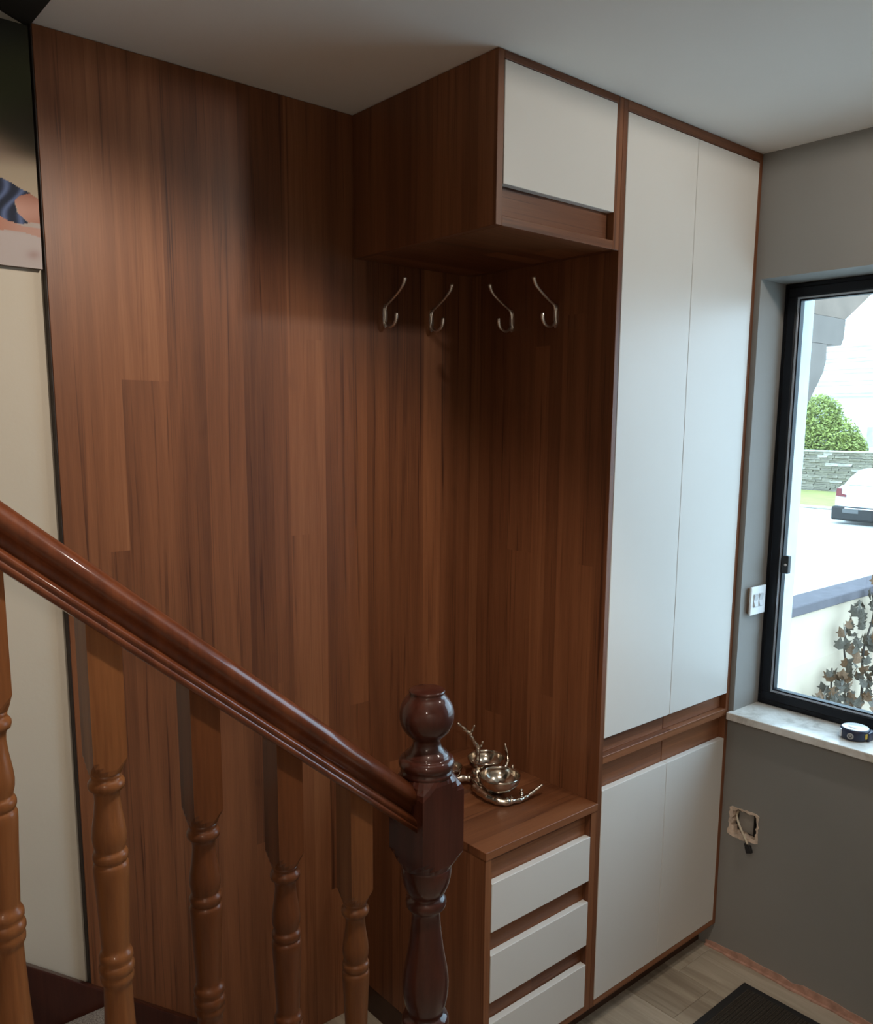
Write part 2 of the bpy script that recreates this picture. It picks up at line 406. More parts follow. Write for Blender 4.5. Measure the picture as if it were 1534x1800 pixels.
# strip of bare plaster where the skirting came off
bm = new(); top = []; n = 90
for i in range(n+1):
    y = -0.478 - i*(2.9/n)
    h = 0.020 + 0.010*min(1, i/30) + rnd.uniform(-0.006, 0.006)
    top.append((y, max(0.008, h)))
prism(bm, [(top[0][0], 0.0005)] + top + [(top[-1][0], 0.0005)], 'x', X3-0.0025, X3+0.002)
struct('trim_1', bm, 'pink_plaster')
# ragged ledge of plaster dust lying along the foot of the wall
bm = new(); edge = []
for i in range(n+1):
    y = -0.48 - i*(2.9/n); edge.append((X3 - 0.0125 + rnd.uniform(-0.004, 0.004), y))
prism(bm, [(X3-0.001, -0.48)] + edge + [(X3-0.001, -0.48-2.9)], 'z', 0.0002, 0.004)
struct('trim_2', bm, 'pink_plaster')

# ------------------------------------------------------------------ window
win = bpy.data.objects.new('window_1', None); C.objects.link(win); win.location = (1.893, YW0, ZW0); win['kind'] = 'structure'
FX0, FX1 = 1.893, 1.951
def ring(name, y0, y1, z0, z1, t, xa, xb, m, bev=0.003):
    bm = new()
    box(bm, xa, xb, y1, y0, z0, z0+t, bev); box(bm, xa, xb, y1, y0, z1-t, z1, bev)
    box(bm, xa, xb, y0-t, y0, z0+t*0.9, z1-t*0.9, bev); box(bm, xa, xb, y1, y1+t, z0+t*0.9, z1-t*0.9, bev)
    return obj(name, bm, m, win)
ring('window_frame', YW0, YW1, ZW0, ZW1, 0.030, FX0+0.006, FX1, 'black_frame')
ring('sash', YW0-0.012, YW1+0.012, ZW0+0.016, ZW1-0.012, 0.028, FX0, FX1-0.012, 'black_frame')
ring('glazing_gasket', YW0-0.040, YW1+0.040, ZW0+0.044, ZW1-0.040, 0.006, FX0+0.004, FX0+0.03, 'bead', 0.001)
ring('inner_sash_lip', YW0-0.046, YW1+0.046, ZW0+0.050, ZW1-0.046, 0.004, FX0+0.008, FX0+0.03, 'black_frame', 0.0005)
obj('glass_pane', box(new(), FX0+0.016, FX0+0.020, YW1+0.05, YW0-0.05, ZW0+0.054, ZW1-0.05), 'glass', win)
bm = new(); box(bm, FX0-0.006, FX0+0.012, -0.598, -0.577, 1.216, 1.270, 0.002, 2); lt = obj('window_latch', bm, 'black', win)
bm = new(); lathe(bm, 0, 0, [(0.0005, 0.0), (0.004, 0.0), (0.004, 0.002), (0.0005, 0.0025)], 12)
bmesh.ops.rotate(bm, verts=bm.verts[:], cent=(0, 0, 0), matrix=Matrix.Rotation(-PI/2, 3, 'Y')); bmesh.ops.translate(bm, verts=bm.verts[:], vec=(FX0-0.0062, -0.590, 1.243))
obj('screw', bm, 'silver', lt)
bm = new()
prism(bm, [(X3-0.026, -0.514), (FX0+0.004, -0.514), (FX0+0.004, YW1-0.05), (X3-0.026, YW1-0.05)], 'z', 0.772, 0.7955)
bmesh.ops.bevel(bm, geom=bm.edges[:], offset=0.003, segments=2, profile=0.5, affect='EDGES')
s = obj('window_sill', bm, 'marble', win); s['label'] = 'white veined marble window sill'

# ------------------------------------------------------------------ wall panel
wp = thing('wall_panel', 'tall walnut veneered wall panel behind stair banister and coat hooks', 'wall panel', (0.55, 0.01, 0.0))
bobj('board', (0.0, XW+0.02, 0.0, 0.0195, 0.0, H-0.001), 'wood', wp, 'z')
e = bobj('edge_strip', (-0.003, 0.0, 0.0005, 0.0195, 0.0, H-0.001), 'dark_edge', wp); e['label'] = 'dark edge strip along left side of panel'

# ------------------------------------------------------------------ overhead cabinet
T = 0.018; YFR = -D
oc = thing('overhead_cabinet', 'square walnut overhead cabinet with one white flap door above coat hooks', 'cabinet', (X1, -D/2, 2.063))
bobj('side_panel', (X1, X1+T, YFR, -0.0005, 2.063, H-0.001), 'wood', oc, 'z')
bobj('side_panel', (XW-0.022, XW-0.0005, YFR, -0.0005, 2.063, H-0.001), 'wood', oc, 'z')
bobj('bottom_panel', (X1+T, XW-0.022, YFR, -0.0005, 2.063, 2.083), 'wood', oc, 'x')
bobj('top_rail', (X1+T, XW-0.022, YFR, -0.0005, 2.383, H-0.001), 'wood', oc, 'x')
dr = bobj('door', (X1+T+0.0015, XW-0.0235, YFR-0.0005, YFR+T, 2.1455, 2.3815), 'white', oc); dr['label'] = 'white flap door'
bobj('finger_pull', (X1+T+0.001, XW-0.023, YFR+0.0195, YFR+0.036, 2.084, 2.20), 'wood', dr, 'x')

# ------------------------------------------------------------------ wardrobe
wd = thing('wardrobe', 'tall walnut framed wardrobe with four white doors next to window', 'wardrobe', ((XW+X3)/2, -D/2, 0.0))
XR = X3 - 0.001
bobj('side_panel', (XW, XW+0.0165, YFR, -0.0005, 0.085, H-0.001), 'wood', wd, 'z')
bobj('side_panel', (XR-0.0165, XR, YFR, -0.0005, 0.085, H-0.001), 'wood', wd, 'z')
XI0, XI1 = XW+0.0165, XR-0.0165; XM = 1.4430
bobj('top_rail', (XI0, XI1, YFR, -0.02, 2.3755, H-0.001), 'wood', wd, 'x')
bobj('mid_rail', (XI0, XI1, YFR, -0.02, 0.782, 0.803), 'wood', wd, 'x')
bobj('bottom_rail', (XI0, XI1, YFR, -0.02, 0.085, 0.1035), 'wood', wd, 'x')
bobj('plinth', (XW, XR, YFR+0.055, -0.01, 0.0, 0.0845), 'plinth', wd)
bobj('back_board', (XI0, XI1, -0.02, -0.005, 0.086, H-0.002), 'wood', wd, 'z')
for (a, b, side) in ((XI0+0.0012, XM-0.0008, 'left'), (XM+0.0008, XI1-0.0012, 'right')):
    dr = bobj('door', (a, b, YFR-0.0005, YFR+T, 0.8525, 2.3735), 'white', wd); dr['label'] = 'tall white upper door, ' + side
    bobj('finger_pull', (a+0.0004, b-0.0004, YFR+0.0195, YFR+0.036, 0.8035, 0.90), 'wood', dr, 'x')
    dr = bobj('door', (a, b, YFR-0.0005, YFR+T, 0.1045, 0.7085), 'white', wd); dr['label'] = 'short white lower door, ' + side
    bobj('finger_pull', (a+0.0004, b-0.0004, YFR+0.0195, YFR+0.036, 0.66, 0.7815), 'wood', dr, 'x')

# ------------------------------------------------------------------ drawer cabinet
dc = thing('drawer_cabinet', 'low walnut drawer unit with white drawer fronts beside newel post', 'cabinet', ((X1+XW)/2, -D/2, 0.0))
bobj('side_panel', (X1+0.002, X1+0.0225, YFR, -0.0005, 0.085, 0.6605), 'wood', dc, 'z')
bobj('side_panel', (XW-0.0225, XW-0.0005, YFR, -0.0005, 0.085, 0.6605), 'wood', dc, 'z')
bobj('top_panel', (X1, XW-0.0005, YFR-0.003, -0.0005, 0.6605, 0.680), 'wood', dc, 'x')
bobj('bottom_rail', (X1+0.0225, XW-0.0225, YFR, -0.02, 0.085, 0.1035), 'wood', dc, 'x')
bobj('plinth', (X1+0.004, XW-0.001, YFR+0.055, -0.01, 0.0, 0.0845), 'plinth', dc)
for (z0, z1, zt, nm) in ((0.470, 0.5940, 0.6600, 'top'), (0.2855, 0.4100, 0.466, 'middle'), (0.1045, 0.2285, 0.2815, 'lowest')):
    dr = bobj('drawer', (X1+0.0235, XW-0.0235, YFR-0.0005, YFR+T, z0, z1), 'white', dc); dr['label'] = 'white drawer front, ' + nm
    bobj('finger_pull', (X1+0.023, XW-0.023, YFR+0.0195, YFR+0.036, z1-0.05, zt), 'wood', dr, 'x')
    bobj('drawer_box', (X1+0.03, XW-0.03, YFR+0.0365, -0.03, z0+0.004, z1-0.03), 'wood', dr, 'x')

# ------------------------------------------------------------------ coat hooks
def make_hook():
    t = thing('coat_hook', '', 'coat hook', (0.828, 0.0, 1.934), 'double coat hooks under the overhead cabinet')
    X = 0.828
    bm = new(); pl = []
    for k in range(20):
        a = 2*PI*k/20; pl.append((X + 0.0075*math.cos(a), 1.932 + 0.030*math.sin(a)))
    prism(bm, pl, 'y', -0.0035, -0.0002)
    bp = obj('base_plate', bm, 'hook', t)
    for z in (1.948, 1.917):
        bm = new(); lathe(bm, 0, 0, [(0.0004, 0.0018), (0.0022, 0.0015), (0.0034, 0.0)], 12)
        bmesh.ops.rotate(bm, verts=bm.verts[:], cent=(0, 0, 0), matrix=Matrix.Rotation(PI/2, 3, 'X')); bmesh.ops.translate(bm, verts=bm.verts[:], vec=(X, -0.0035, z))
        obj('screw', bm, 'hook', bp)
    bm = new()
    p = smooth_path([(X, -0.0045, 1.945), (X, -0.010, 1.9585), (X, -0.030, 1.969), (X, -0.056, 1.984), (X, -0.076, 1.999), (X, -0.084, 2.011), (X, -0.086, 2.0195)], 6)
    n = len(p); tube(bm, p, [0.0036 + 0.0022*max(0, (i/(n-1)-0.55)/0.45) if i < n-2 else 0.0046 for i in range(n)], 12)
    obj('upper_prong', bm, 'hook', t)
    bm = new()
    p = smooth_path([(X, -0.0045, 1.952), (X, -0.003, 1.930), (X, -0.007, 1.914), (X, -0.022, 1.9035), (X, -0.039, 1.907), (X, -0.0495, 1.919), (X, -0.052, 1.936)], 6)
    n = len(p); tube(bm, p, [0.0036 + 0.0020*max(0, (i/(n-1)-0.6)/0.4) if i < n-2 else 0.0046 for i in range(n)], 12)
    obj('lower_prong', bm, 'hook', t)
    return t
hk = make_hook(); hk['label'] = 'nickel double coat hook on back panel, leftmost of the four'
dup(hk, (0.985, 0.0, 1.934), 0, 'nickel double coat hook on back panel, nearest the inner corner')
dup(hk, (XW, -0.162, 1.932), -PI/2, 'nickel double coat hook on wardrobe side, nearest the inner corner')
dup(hk, (XW, -0.318, 1.932), -PI/2, 'nickel double coat hook on wardrobe side, rightmost of the four')

# ------------------------------------------------------------------ staircase
SL = 0.853                                    # slope of the flight (rise over going)
RISE = 0.181; GO = RISE/SL; NX = 0.035 + GO    # nosing of the first step
st = thing('staircase', 'carpeted stair flight with dark wood string rising left past the panel', 'staircase', (0.0, -0.4, 0.0))
for k in range(1, 9):
    z = RISE*k; xn = NX - GO*(k-1)
    xr = xn if k > 1 else xn
    bm = new(); box(bm, xn-GO-0.02, xn, -0.752, -0.0235, z-0.030, z, bev=0.012, seg=3); obj('tread', bm, 'carpet', st)
    bm = new(); box(bm, xn-0.045, xn-0.022, -0.752, -0.0235, z-RISE+0.001, z-0.028); obj('riser', bm, 'carpet', st)
def string(y0, y1, x0, x1, ztop, depth, name):
    za = lambda x: ztop - SL*(x - 0.025)
    poly = [(x0, za(x0)), (x1, za(x1)), (x1, max(0.0, za(x1)-depth)), (x0, za(x0)-depth)]
    if za(x1)-depth < 0:
        xk = 0.025 + (ztop-depth)/SL; poly = [(x0, za(x0)), (x1, za(x1)), (x1, 0.0), (xk, 0.0), (x0, za(x0)-depth)]
    bm = new(); prism(bm, poly, 'y', y0, y1); bmesh.ops.bevel(bm, geom=bm.edges[:], offset=0.003, segments=2, profile=0.5, affect='EDGES')
    return obj(name, bm, 'newel', st)
string(-0.0225, -0.0003, -1.6, 0.36, 0.388, 0.30, 'wall_string')
string(-0.795, -0.753, -1.6, 0.284, 0.46, 0.34, 'outer_string')

# ------------------------------------------------------------------ newel post
NXc, NYc = 0.331, -0.775; hs = 0.045
nw = thing('newel_post', 'dark turned mahogany newel post with ball finial at foot of banister', 'newel post', (NXc, NYc, 0.0))
def sq_block(bm, cx, cy, h, z0, z1, ch):
    """square block with lamb's tongue ends: the corners run out into a round at both ends"""
    rings = []
    seg = 32
    def sqr(a, h):
        c, s = math.cos(a), math.sin(a); m = max(abs(c), abs(s)); return h/m
    lev = [(z0, 0.0), (z0+ch*0.35, 0.35), (z0+ch*0.7, 0.75), (z0+ch, 1.0), (z1-ch, 1.0), (z1-ch*0.7, 0.75), (z1-ch*0.35, 0.35), (z1, 0.0)]
    for z, q in lev:
        rr = []
        for k in range(seg):
            a = 2*PI*(k+0.5)/seg if False else 2*PI*k/seg
            r = min(sqr(a, h), h*(0.97 + 0.45*q))
            if q < 0.01: r = min(r, h*0.97)
            rr.append(bm.verts.new((cx + r*math.cos(a), cy + r*math.sin(a), z)))
        rings.append(rr)
    for a, b in zip(rings, rings[1:]):
        for k in range(seg): bm.faces.new((a[k], a[(k+1) % seg], b[(k+1) % seg], b[k]))
    cap(bm, rings[0], True); cap(bm, rings[-1])
bm = new(); sq_block(bm, NXc, NYc, hs, 0.9135, 1.079, 0.027); obj('square_block', bm, 'newel', nw)
# finial
R = 0.0465; zc = 1.1795; prof = [(0.0005, 1.2235), (0.028, 1.2235), (0.0305, 1.2215), (0.0300, 1.2195)]
for k in range(0, 15):
    a = math.radians(50 - k*(50+57)/14); prof.append((R*math.cos(a), zc + R*math.sin(a)))
prof += [(0.0235, 1.137), (0.0235, 1.131), (0.0255, 1.124), (0.0315, 1.117), (0.036, 1.1135), (0.0375, 1.1105), (0.0375, 1.108), (0.0415, 1.1075), (0.0455, 1.104), (0.0475, 1.098), (0.0465, 1.092), (0.0425, 1.0885), (0.0425, 1.0855), (0.0445, 1.083), (0.0442, 1.076), (0.0005, 1.074)]
bm = new(); lathe(bm, NXc, NYc, prof, 48); obj('ball_finial', bm, 'newel', nw)
# turned shaft below the block
prof = [(0.0005, 0.920), (0.0415, 0.918), (0.0440, 0.910), (0.0435, 0.897), (0.041, 0.882), (0.036, 0.868), (0.030, 0.860), (0.028, 0.857),
        (0.031, 0.8555), (0.0345, 0.851), (0.0355, 0.844), (0.0345, 0.837), (0.031, 0.8325), (0.0275, 0.831), (0.0255, 0.826), (0.0250, 0.815), (0.0265, 0.795), (0.0295, 0.768),
        (0.0345, 0.738), (0.0390, 0.712), (0.0408, 0.692), (0.0402, 0.672), (0.0370, 0.652), (0.0320, 0.638), (0.0305, 0.632), (0.032, 0.630), (0.0385, 0.628),
        (0.0415, 0.620), (0.0415, 0.606), (0.038, 0.597), (0.0335, 0.592), (0.0335, 0.585), (0.041, 0.572), (0.0435, 0.556), (0.0005, 0.552)]
bm = new(); lathe(bm, NXc, NYc, prof, 48); obj('turned_shaft', bm, 'newel', nw)
bm = new(); sq_block(bm, NXc, NYc, hs, 0.0, 0.562, 0.03); obj('square_foot', bm, 'newel', nw)

# ------------------------------------------------------------------ handrail
RT = lambda x: 1.058 - SL*(x - 0.309)          # top line of the rail
half = [(0.0, 0.0), (0.010, -0.0010), (0.019, -0.0050), (0.0255, -0.0115), (0.0290, -0.0195), (0.0290, -0.0270), (0.0265, -0.0335), (0.0205, -0.0385), (0.0165, -0.0435),
        (0.0150, -0.0500), (0.0170, -0.0560), (0.0235, -0.0592), (0.0280, -0.0605), (0.0300, -0.0640), (0.0300, -0.0690), (0.0285, -0.0705), (0.0285, -0.0722), (0.0305, -0.0735), (0.0305, -0.0830)]
prof = [(y, z) for y, z in half] + [(-y, z) for y, z in reversed(half[1:])]
bm = new(); secs = []
for i in range(13):
    x = -1.75 + (0.2862+1.75)*i/12
    secs.append([bm.verts.new((x, -0.775 + y, RT(x) + z)) for y, z in prof])
n = len(prof)
for a, b in zip(secs, secs[1:]):
    for k in range(n):
        f = bm.faces.new((a[k], a[(k+1) % n], b[(k+1) % n], b[k])); f.smooth = True
bm.faces.new(list(reversed(secs[0]))); bm.faces.new(secs[-1])
hr = obj('handrail', bm, 'rail', origin=(-0.7, -0.775, 1.8))
tag(hr, 'glossy moulded mahogany handrail sloping down to the newel post', 'handrail')
for p_ in hr.data.polygons: p_.use_smooth = len(p_.vertices) == 4

# ------------------------------------------------------------------ balusters
RB = lambda x: RT(x) - 0.0832
def make_baluster():
    cx, cy = -0.195, -0.774; h = 0.0208
    bm = new(); zb = 1.2285
    # upper square block, top cut to the pitch of the rail
    def ringz(q, z):
        rr = []
        for k in range(32):
            a = 2*PI*k/32; m_ = max(abs(math.cos(a)), abs(math.sin(a))); r = min(h/m_, h*(0.97+0.45*q))
            xx = cx + r*math.cos(a)
            rr.append(bm.verts.new((xx, cy + r*math.sin(a), z if z is not None else RB(xx))))
        return rr
    def join(rs, smooth=False):
        for a, b in zip(rs, rs[1:]):
            for k in range(32):
                f = bm.faces.new((a[k], a[(k+1) % 32], b[(k+1) % 32], b[k])); f.smooth = smooth
    up = [ringz(0.0, zb-0.004), ringz(0.30, zb+0.003), ringz(0.7, zb+0.009), ringz(1.0, zb+0.016), ringz(1.0, None)]
    join(up); cap(bm, up[-1]); cap(bm, up[0], True)
    prof = [(0.0005, 1.226), (0.0195, 1.2245), (0.0185, 1.2190), (0.0182, 1.2165), (0.0200, 1.2150), (0.0222, 1.2115), (0.0225, 1.2075), (0.0212, 1.2030), (0.0175, 1.2005),
            (0.0160, 1.196), (0.0155, 1.188), (0.0170, 1.172), (0.0200, 1.153), (0.0213, 1.140), (0.0208, 1.131), (0.0188, 1.1225), (0.0180, 1.1195),
            (0.0205, 1.1180), (0.0218, 1.1145), (0.0218, 1.1095), (0.0205, 1.1060), (0.0190, 1.1045), (0.0208, 1.103), (0.0222, 1.0985), (0.0220, 1.090),
            (0.0205, 1.060), (0.0190, 1.025), (0.0176, 0.987),
            (0.0172, 0.9805), (0.0195, 0.9785), (0.0212, 0.9740), (0.0212, 0.9685), (0.0193, 0.9645), (0.0205, 0.9630), (0.0222, 0.9585), (0.0222, 0.9535), (0.0203, 0.9490), (0.0198, 0.9475), (0.0212, 0.9440), (0.0208, 0.9375), (0.0180, 0.9330),
            (0.0176, 0.927), (0.0186, 0.895), (0.0204, 0.850), (0.0220, 0.822), (0.0218, 0.815), (0.019, 0.811), (0.0218, 0.806), (0.0218, 0.798), (0.018, 0.793), (0.0208, 0.775), (0.016, 0.742), (0.0222, 0.727), (0.0005, 0.725)]
    lathe(bm, cx, cy, prof, 32)
    lo = [ringz(0.0, 0.730), ringz(0.4, 0.722), ringz(1.0, 0.710)]
    bot = []
    for k in range(32):
        a = 2*PI*k/32; m_ = max(abs(math.cos(a)), abs(math.sin(a))); r = min(h/m_, h*1.42); xx = cx + r*math.cos(a)
        bot.append(bm.verts.new((xx, cy + r*math.sin(a), 0.4605 - SL*(xx-0.025))))
    lo.append(bot); join(list(reversed(lo))); cap(bm, bot, True); cap(bm, lo[0])
    return obj('baluster', bm, 'oak', origin=(cx, cy, 0.65))
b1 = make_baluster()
blabels = ['golden brown turned baluster cut off by the left edge, against beige wall',
           'golden brown turned baluster standing in front of the panel edge, second from left',
           'turned baluster with square top block, middle of the five',
           'turned baluster with square top block, second from the newel post',
           'turned baluster with square top block, nearest the newel post']
dx = 0.1262
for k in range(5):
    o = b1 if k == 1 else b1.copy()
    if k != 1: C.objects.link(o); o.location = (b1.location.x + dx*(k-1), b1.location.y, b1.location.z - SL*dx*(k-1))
    o.color = ((1.25, 1.2, 1.1, 1), (1.25, 1.22, 1.15, 1), (0.72, 0.60, 0.52, 1), (0.70, 0.58, 0.52, 1), (0.95, 0.9, 0.85, 1))[k]   # tints mostly stand in for uneven light along the row
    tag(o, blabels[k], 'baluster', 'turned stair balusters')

# ------------------------------------------------------------------ canvas print on the stair wall
def canvas():
    t = thing('canvas_picture', 'canvas photo print of child in denim shorts, hung left of the panel', 'picture', (-0.45, 0.012, 1.952))
    x0, x1, z0, z1 = -0.84, -0.0065, 1.9525, 2.3935
    ya, yb = 0.0035, 0.0195
    def slope_top(x): return min(z1, 2.3935)
    bm = box(new(), x0, x1, ya+0.0002, yb, z0, z1, bev=0.0015); obj('canvas_frame', bm, 'canvas_side', t)
    # the printed face: a fine grid with the print's colours at its vertices
    NXg, NZg = 280, 240
    vs, fs, cols = [], [], []
    def lerp(a, b, t): t = max(0, min(1, t)); return tuple(a[i]+(b[i]-a[i])*t for i in range(3))
    def sst(a, b, x): t = max(0, min(1, (x-a)/(b-a))); return t*t*(3-2*t)
    def poly_in(p, q):
        c = False; n = len(q)
        for i in range(n):
            (xa, za), (xb, zb) = q[i], q[i-1]
            if (za > p[1]) != (zb > p[1]) and p[0] < (xb-xa)*(p[1]-za)/(zb-za)+xa: c = not c
        return c
    denim = [(-30, 290), (2, 312), (14, 309), (30, 318), (46, 330), (62, 337), (42, 343), (34, 352), (38, 372), (58, 391), (44, 393), (22, 387), (4, 376), (-30, 350)]
    knee = [(34, 350), (42, 342), (60, 338), (74, 347), (84, 362), (90, 392), (70, 391), (58, 390), (40, 374)]
    leg = [(-40, 345), (0, 365), (20, 385), (46, 396), (78, 400), (82, 418), (50, 408), (20, 403), (-40, 408)]
    shirt = [(-60, 200), (2, 220), (8, 256), (-2, 262), (-60, 262)]
    arm = [(-30, 255), (3, 257), (5, 285), (2, 305), (-30, 310)]
    def colour(u, v):
        c = lerp((62, 58, 50), (70, 66, 40), sst(20, 130, v))
        c = lerp(c, (58, 48, 32), sst(150, 235, v + 0.3*(u-40)))
        c = lerp(c, (150, 118, 96), sst(205, 275, v - 0.75*(u-20)))
        c = lerp(c, (196, 165, 134), sst(258, 300, v - 0.15*(u-40)))
        c = lerp(c, (196, 170, 156), sst(330, 420, v))
        c = lerp(c, (205, 178, 164), sst(398, 408, v - 0.12*u))
        s = math.exp(-(((u-66)/12)**2 + ((v-448)/8)**2)); c = lerp(c, (165, 120, 108), 0.5*s)
        p = (u, v)
        if poly_in(p, arm): c = (200, 150, 132)
        if poly_in(p, shirt): c = (222, 216, 212)
        if poly_in(p, leg): c = lerp((200, 128, 100), (205, 150, 128), (u+10)/60)
        if poly_in(p, denim):
            k = 0.5 + 0.5*math.sin(u*0.22 + v*0.11 + 1.5*math.sin(v*0.09)); c = lerp((42, 46, 60), (104, 112, 142), k**2)
        if poly_in(p, knee): c = lerp((158, 92, 70), (214, 152, 128), 0.5 + 0.5*math.sin((v-338)/54*PI - 0.3) - 0.006*(u-50))
        return c
    def lin(c): return tuple((x/255)**2.2*k for x, k in zip(c, (0.62, 0.74, 0.86)))
    for j in range(NZg+1):
        for i in range(NXg+1):
            # finer towards the visible right end
            f = i/NXg; x = x1 - (x1-x0)*(1-f)**2.6; z = z0 + (z1-z0)*j/NZg
            vs.append((x+0.45, ya-0.012, z-1.952))
            s = (x1-x)/(x1+0.0853); uu = 83 - 83*s; topv = 50 - 30*s; botv = 474 - 7*s
            cols.append(lin(colour(uu - 27*(z-z0)/(z1-z0)*(1-min(1, max(0, s))), botv + (topv-botv)*(z-z0)/(z1-z0))))
    W = NXg+1
    for j in range(NZg):
        for i in range(NXg): fs.append((j*W+i, j*W+i+1, (j+1)*W+i+1, (j+1)*W+i))
    me = bpy.data.meshes.new('printed_face'); me.from_pydata(vs, [], fs)
    ca = me.color_attributes.new('print', 'FLOAT_COLOR', 'POINT')
    for i, c in enumerate(cols): ca.data[i].color = (*c, 1)
    me.materials.append(M['print']); o = bpy.data.objects.new('printed_face', me); C.objects.link(o); o.parent = t
canvas()

# ------------------------------------------------------------------ light switch on the window reveal
sw = thing('light_switch', 'white double rocker light switch on the window reveal', 'light switch', (1.834, YW0, 1.134))
bobj('back_box', (1.796, 1.874, YW0-0.010, YW0+0.0005, 1.094, 1.174), 'back_box', sw, bev=0.002)
bobj('face_plate', (1.791, 1.8755, YW0-0.0165, YW0-0.010, 1.0905, 1.1775), 'plastic', sw, bev=0.002, seg=2)
for cx in (1.816, 1.846):
    bm = new()
    prism(bm, [(YW0-0.0166, 1.114), (YW0-0.0225, 1.118), (YW0-0.0178, 1.134), (YW0-0.0215, 1.152), (YW0-0.0166, 1.155)], 'x', cx-0.010, cx+0.010)
    obj('rocker', bm, 'rocker_gap', sw)

# ------------------------------------------------------------------ chased hole with a loose cable
bm = new(); inn, out = [], []
cyh, czh = (HY0+HY1)/2, (HZ0+HZ1)/2
def on_rect(a, hw, hh):
    c, s = math.cos(a), math.sin(a); r = min(hw/max(abs(c), 1e-6), hh/max(abs(s), 1e-6)); return c*r, s*r
N = 44
for k in range(N):
    a = 2*PI*k/N; y, z = on_rect(a, 0.046, 0.0445)
    left = 1.0 if math.cos(a) > 0.5 else 0.0       # +y edge is the left edge seen from the room
    low = 1.0 if math.sin(a) < -0.5 else 0.0
    wd_i = 0.0015 + rnd.uniform(0, 0.006) + 0.010*left*rnd.random() + 0.004*low
    wd_o = 0.0002 + rnd.uniform(0, 0.0055) + 0.003*low
    L = math.hypot(y, z)
    inn.append((cyh + y*(1-wd_i/L), czh + z*(1-wd_i/L))); out.append((cyh + y*(1+wd_o/L), czh + z*(1+wd_o/L)))
def rv(p, x): return bm.verts.new((x, p[0], p[1]))
Rr = [[rv(p, X3+0.0005) for p in out], [rv(p, X3-0.0016) for p in out], [rv(p, X3-0.0012) for p in inn], [rv(p, X3+0.028+rnd.uniform(-0.006, 0.006)) for p in inn]]
for a, b in zip(Rr, Rr[1:]):
    for k in range(N): bm.faces.new((a[k], a[(k+1) % N], b[(k+1) % N], b[k]))
o = obj('broken_plaster_rim', bm, 'plaster', wall_right); o['label'] = 'ragged bare plaster round a socket hole'
bm = new(); box(bm, X3+0.030, X3+0.0418, -0.614, -0.545, 0.410, 0.488); o = obj('socket_recess_back', bm, 'galv', wall_right)
bm = new(); box(bm, X3+0.020, X3+0.0415, -0.607, -0.603, 0.407, 0.490); box(bm, X3+0.024, X3+0.0415, -0.549, -0.546, 0.407, 0.490); obj('socket_recess_slot', bm, 'box_dark', wall_right)
cb = thing('electric_cable', 'short cream cable with black connector hanging from hole in grey wall', 'cable', (X3, -0.58, 0.40))
p = smooth_path([(X3+0.035, -0.546, 0.476), (X3+0.008, -0.553, 0.464), (X3-0.006, -0.572, 0.441), (X3-0.010, -0.590, 0.418), (X3-0.012, -0.604, 0.397)], 6)
bm = new(); tube(bm, p, 0.0034, 10, 1.0); obj('sheath', bm, 'cable', cb)
bm = new(); box(bm, -0.009, 0.009, -0.006, 0.006, -0.013, 0.011, 0.0015)
box(bm, 0.0015, 0.0085, -0.0055, 0.0055, 0.008, 0.018, 0.001)
bmesh.ops.rotate(bm, verts=bm.verts[:], cent=(0, 0, 0), matrix=Matrix.Rotation(PI/2, 3, 'Z') @ Matrix.Rotation(0.35, 3, 'Y'))
bmesh.ops.translate(bm, verts=bm.verts[:], vec=(X3-0.012, -0.6085, 0.384)); obj('connector', bm, 'black', cb)
bm = new(); tube(bm, [(X3-0.012, -0.601, 0.398), (X3-0.016, -0.608, 0.394), (X3-0.015, -0.616, 0.384), (X3-0.010, -0.615, 0.374)], 0.0012, 6); obj('wire', bm, 'black', cb)

# ------------------------------------------------------------------ tape measure on the sill
tz = 0.7957; tcx, tcy = 1.822, -0.858
tm = thing('tape_measure', 'round navy and silver tape measure lying on the marble window sill', 'tape measure', (tcx, tcy, tz))
bm = new()
pr = [(0.0005, tz+0.0), (0.034, tz+0.0), (0.0375, tz+0.003), (0.0385, tz+0.008), (0.0385, tz+0.024), (0.0375, tz+0.029), (0.0345, tz+0.0315), (0.0005, tz+0.0315)]
lathe(bm, tcx, tcy, pr, 40)
box(bm, tcx-0.010, tcx+0.028, tcy-0.043, tcy-0.015, tz+0.0005, tz+0.026, 0.003, 2)
obj('case', bm, 'navy', tm)
bm = new(); lathe(bm, tcx, tcy, [(0.0005, tz+0.0333), (0.019, tz+0.0333), (0.0195, tz+0.0328), (0.0197, tz+0.0322), (0.021, tz+0.0322), (0.0330, tz+0.0322), (0.0345, tz+0.0312)], 40); obj('lid', bm, 'silver', tm)
u_ = Vector((-0.80, -0.60, 0))
def on_side(ang, r, z): return Vector((tcx + r*math.cos(ang), tcy + r*math.sin(ang), z))
bm = new(); lathe(bm, 0, 0, [(0.0045, 0.0), (0.0085, 0.0), (0.009, 0.0015), (0.0075, 0.003), (0.0048, 0.002)], 20); lathe(bm, 0, 0, [(0.0005, 0.003), (0.003, 0.0025), (0.003, 0.0)], 12)
angb = math.radians(186)
bmesh.ops.rotate(bm, verts=bm.verts[:], cent=(0, 0, 0), matrix=Matrix.Rotation(angb, 3, 'Z') @ Matrix.Rotation(PI/2, 3, 'Y')); bmesh.ops.translate(bm, verts=bm.verts[:], vec=on_side(angb, 0.038, tz+0.0145)); obj('lock_button', bm, 'galv', tm)
